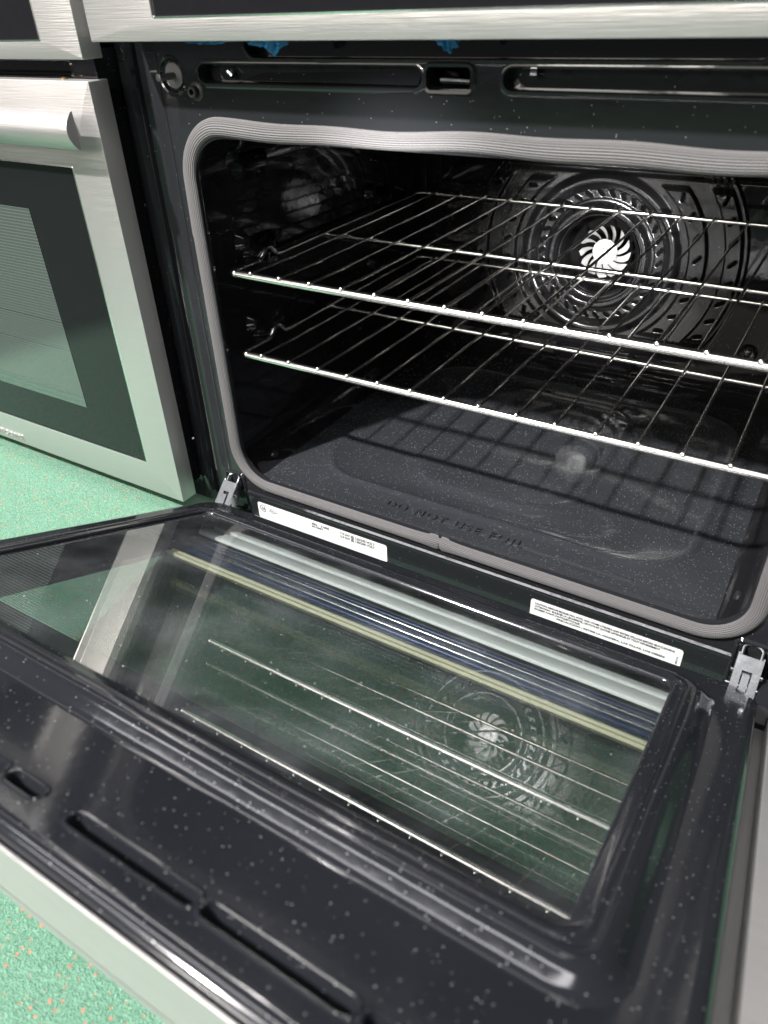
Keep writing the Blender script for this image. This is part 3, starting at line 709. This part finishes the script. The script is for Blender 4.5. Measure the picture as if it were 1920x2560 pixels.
for z0_, z1_ in ((.0665, .0700), (.0720, .0730), (.0750, .0775), (.0800, .0808), (.0835, .0845), (.183, .1838), (.1455, .1460)):  # low strips are rails behind the glass, upper two painted rack reflections
    mb = MB(FT); mb.face([mb.p(*c) for c in ((-.56, z0_, .0494), (-.2243, z0_, .0494), (-.2243, z1_, .0494), (-.56, z1_, .0494))]); mb.build('window_rail_and_reflection', M['zinc'], ld, smooth=False)
handle(lambda u, v, h: Vector((u, -h, v)), -.66, -.0800, .3925, .4265, .050, .082, 'handle', ld)
text(FT, 'FRIGIDAIRE', -.4640, -.0325, .0506, .0120, 'embossed_name', M['steel'], ld, ext=.0010, bold=.0002, squash=1.0, spacing=1.02)
ndoor('upper_door', -.0725, .4675, .80, (-.64, -.127, .4825, .74), 'shut upper door, steel border round dark glass')
# vent strip between the two doors
mb = MB(FT)
mb.loft([[(a, b, d) for a, b in rrx(-.64, -.115, .4515, .4650, .004, o, 6)] for o, d in ((.002, .031), (0, .032), (-.0008, .030), (-.001, .012))]); mb.build('vent_rim', M['enamel'], nb_)
plate(FT, rrx(-.79, -.0800, .4300, .4755, .001), [rrx(-.64, -.115, .4515, .4650, .004, 0, 6)], .0305, 'vent_strip', M['enamel'], nb_)
mb = MB(FT); mb.box(-.0805, -.0800, .44, .475, .001, .030); mb.build('vent_strip_end', M['enamel'], nb_, smooth=False)
mb = MB(FT); mb.loft([[(-.118 + r * math.cos(math.pi * k / 10), .0405 + r * math.sin(math.pi * k / 10), d) for k in range(20)] for r, d in ((.0035, .4502), (.0035, .4512), (.002, .4520))], cap=True)
mb.v = [Vector((v.x, -v.z, -v.y)) for v in mb.v]
mb.build('brass_screw', M['brass'], ld)
# screws in pressed dimples on its side
for z_ in (.461, .433, .315, .178, .02):
    mb = MB(lambda a, b, d: Vector((a, -d, b)))
    cx = -.0905; mb.loft([[(cx + r * .8 * math.cos(math.pi * k / 12), z_ + r * math.sin(math.pi * k / 12), d) for k in range(24)] for r, d in ((.015, .0002), (.0135, .0025), (.011, .0010), (.008, .0008))], cap=True)
    dm = mb.build('screw_dimple', M['enamel'], nb_)
    if z_ != .433 and z_ != .178:
        mb = MB(FT); mb.loft([[(cx - .001 + r * math.cos(math.pi * k / 6), z_ + .001 + r * math.sin(math.pi * k / 6), d) for k in range(12)] for r, d in ((.0042, .0006), (.0040, .0028), (.0022, .0030), (.0020, .0014))], cap=True); mb.build('screw', M['zinc'], dm)

# ------------------------------------------------------------------ torn blue film under the upper door
def film(x0, x1, zt, fn, label, seed):
    rnd = random.Random(seed); rt = root('plastic_film', ((x0 + x1) / 2, -.044, zt), label, 'plastic film', 'scraps of blue protective film')
    mb = MB(); rows = []; n = 60
    for i in range(n + 1):
        t = i / n; x = x0 + (x1 - x0) * t; dep = fn(t); rows.append([])
        for j in range(7):
            s_ = j / 6; rows[-1].append((x + .0016 * math.sin(30 * t + 5 * s_), -.046 + .010 * s_ + .0030 * math.sin(t * 47 + s_ * 6) + rnd.uniform(-.0008, .0008), zt + .001 - dep * s_ + rnd.uniform(-.0004, .0004)))
    mb.grid(rows); mb.build('film_sheet', M['film'], rt)
film(.055, .162, .4815, lambda t: .0030 + .0012 * math.sin(t * 9) + .0085 * math.exp(-((t - .86) / .06) ** 2) + .003 * math.exp(-((t - .7) / .05) ** 2), 'long ragged strip of blue film hanging below the upper door, left end', 3)
film(.297, .3195, .4820, lambda t: .0012 + .0095 * max(0, 1 - abs(t - .5) * 2.1), 'small pointed scrap of blue film hanging above the latch opening', 5)
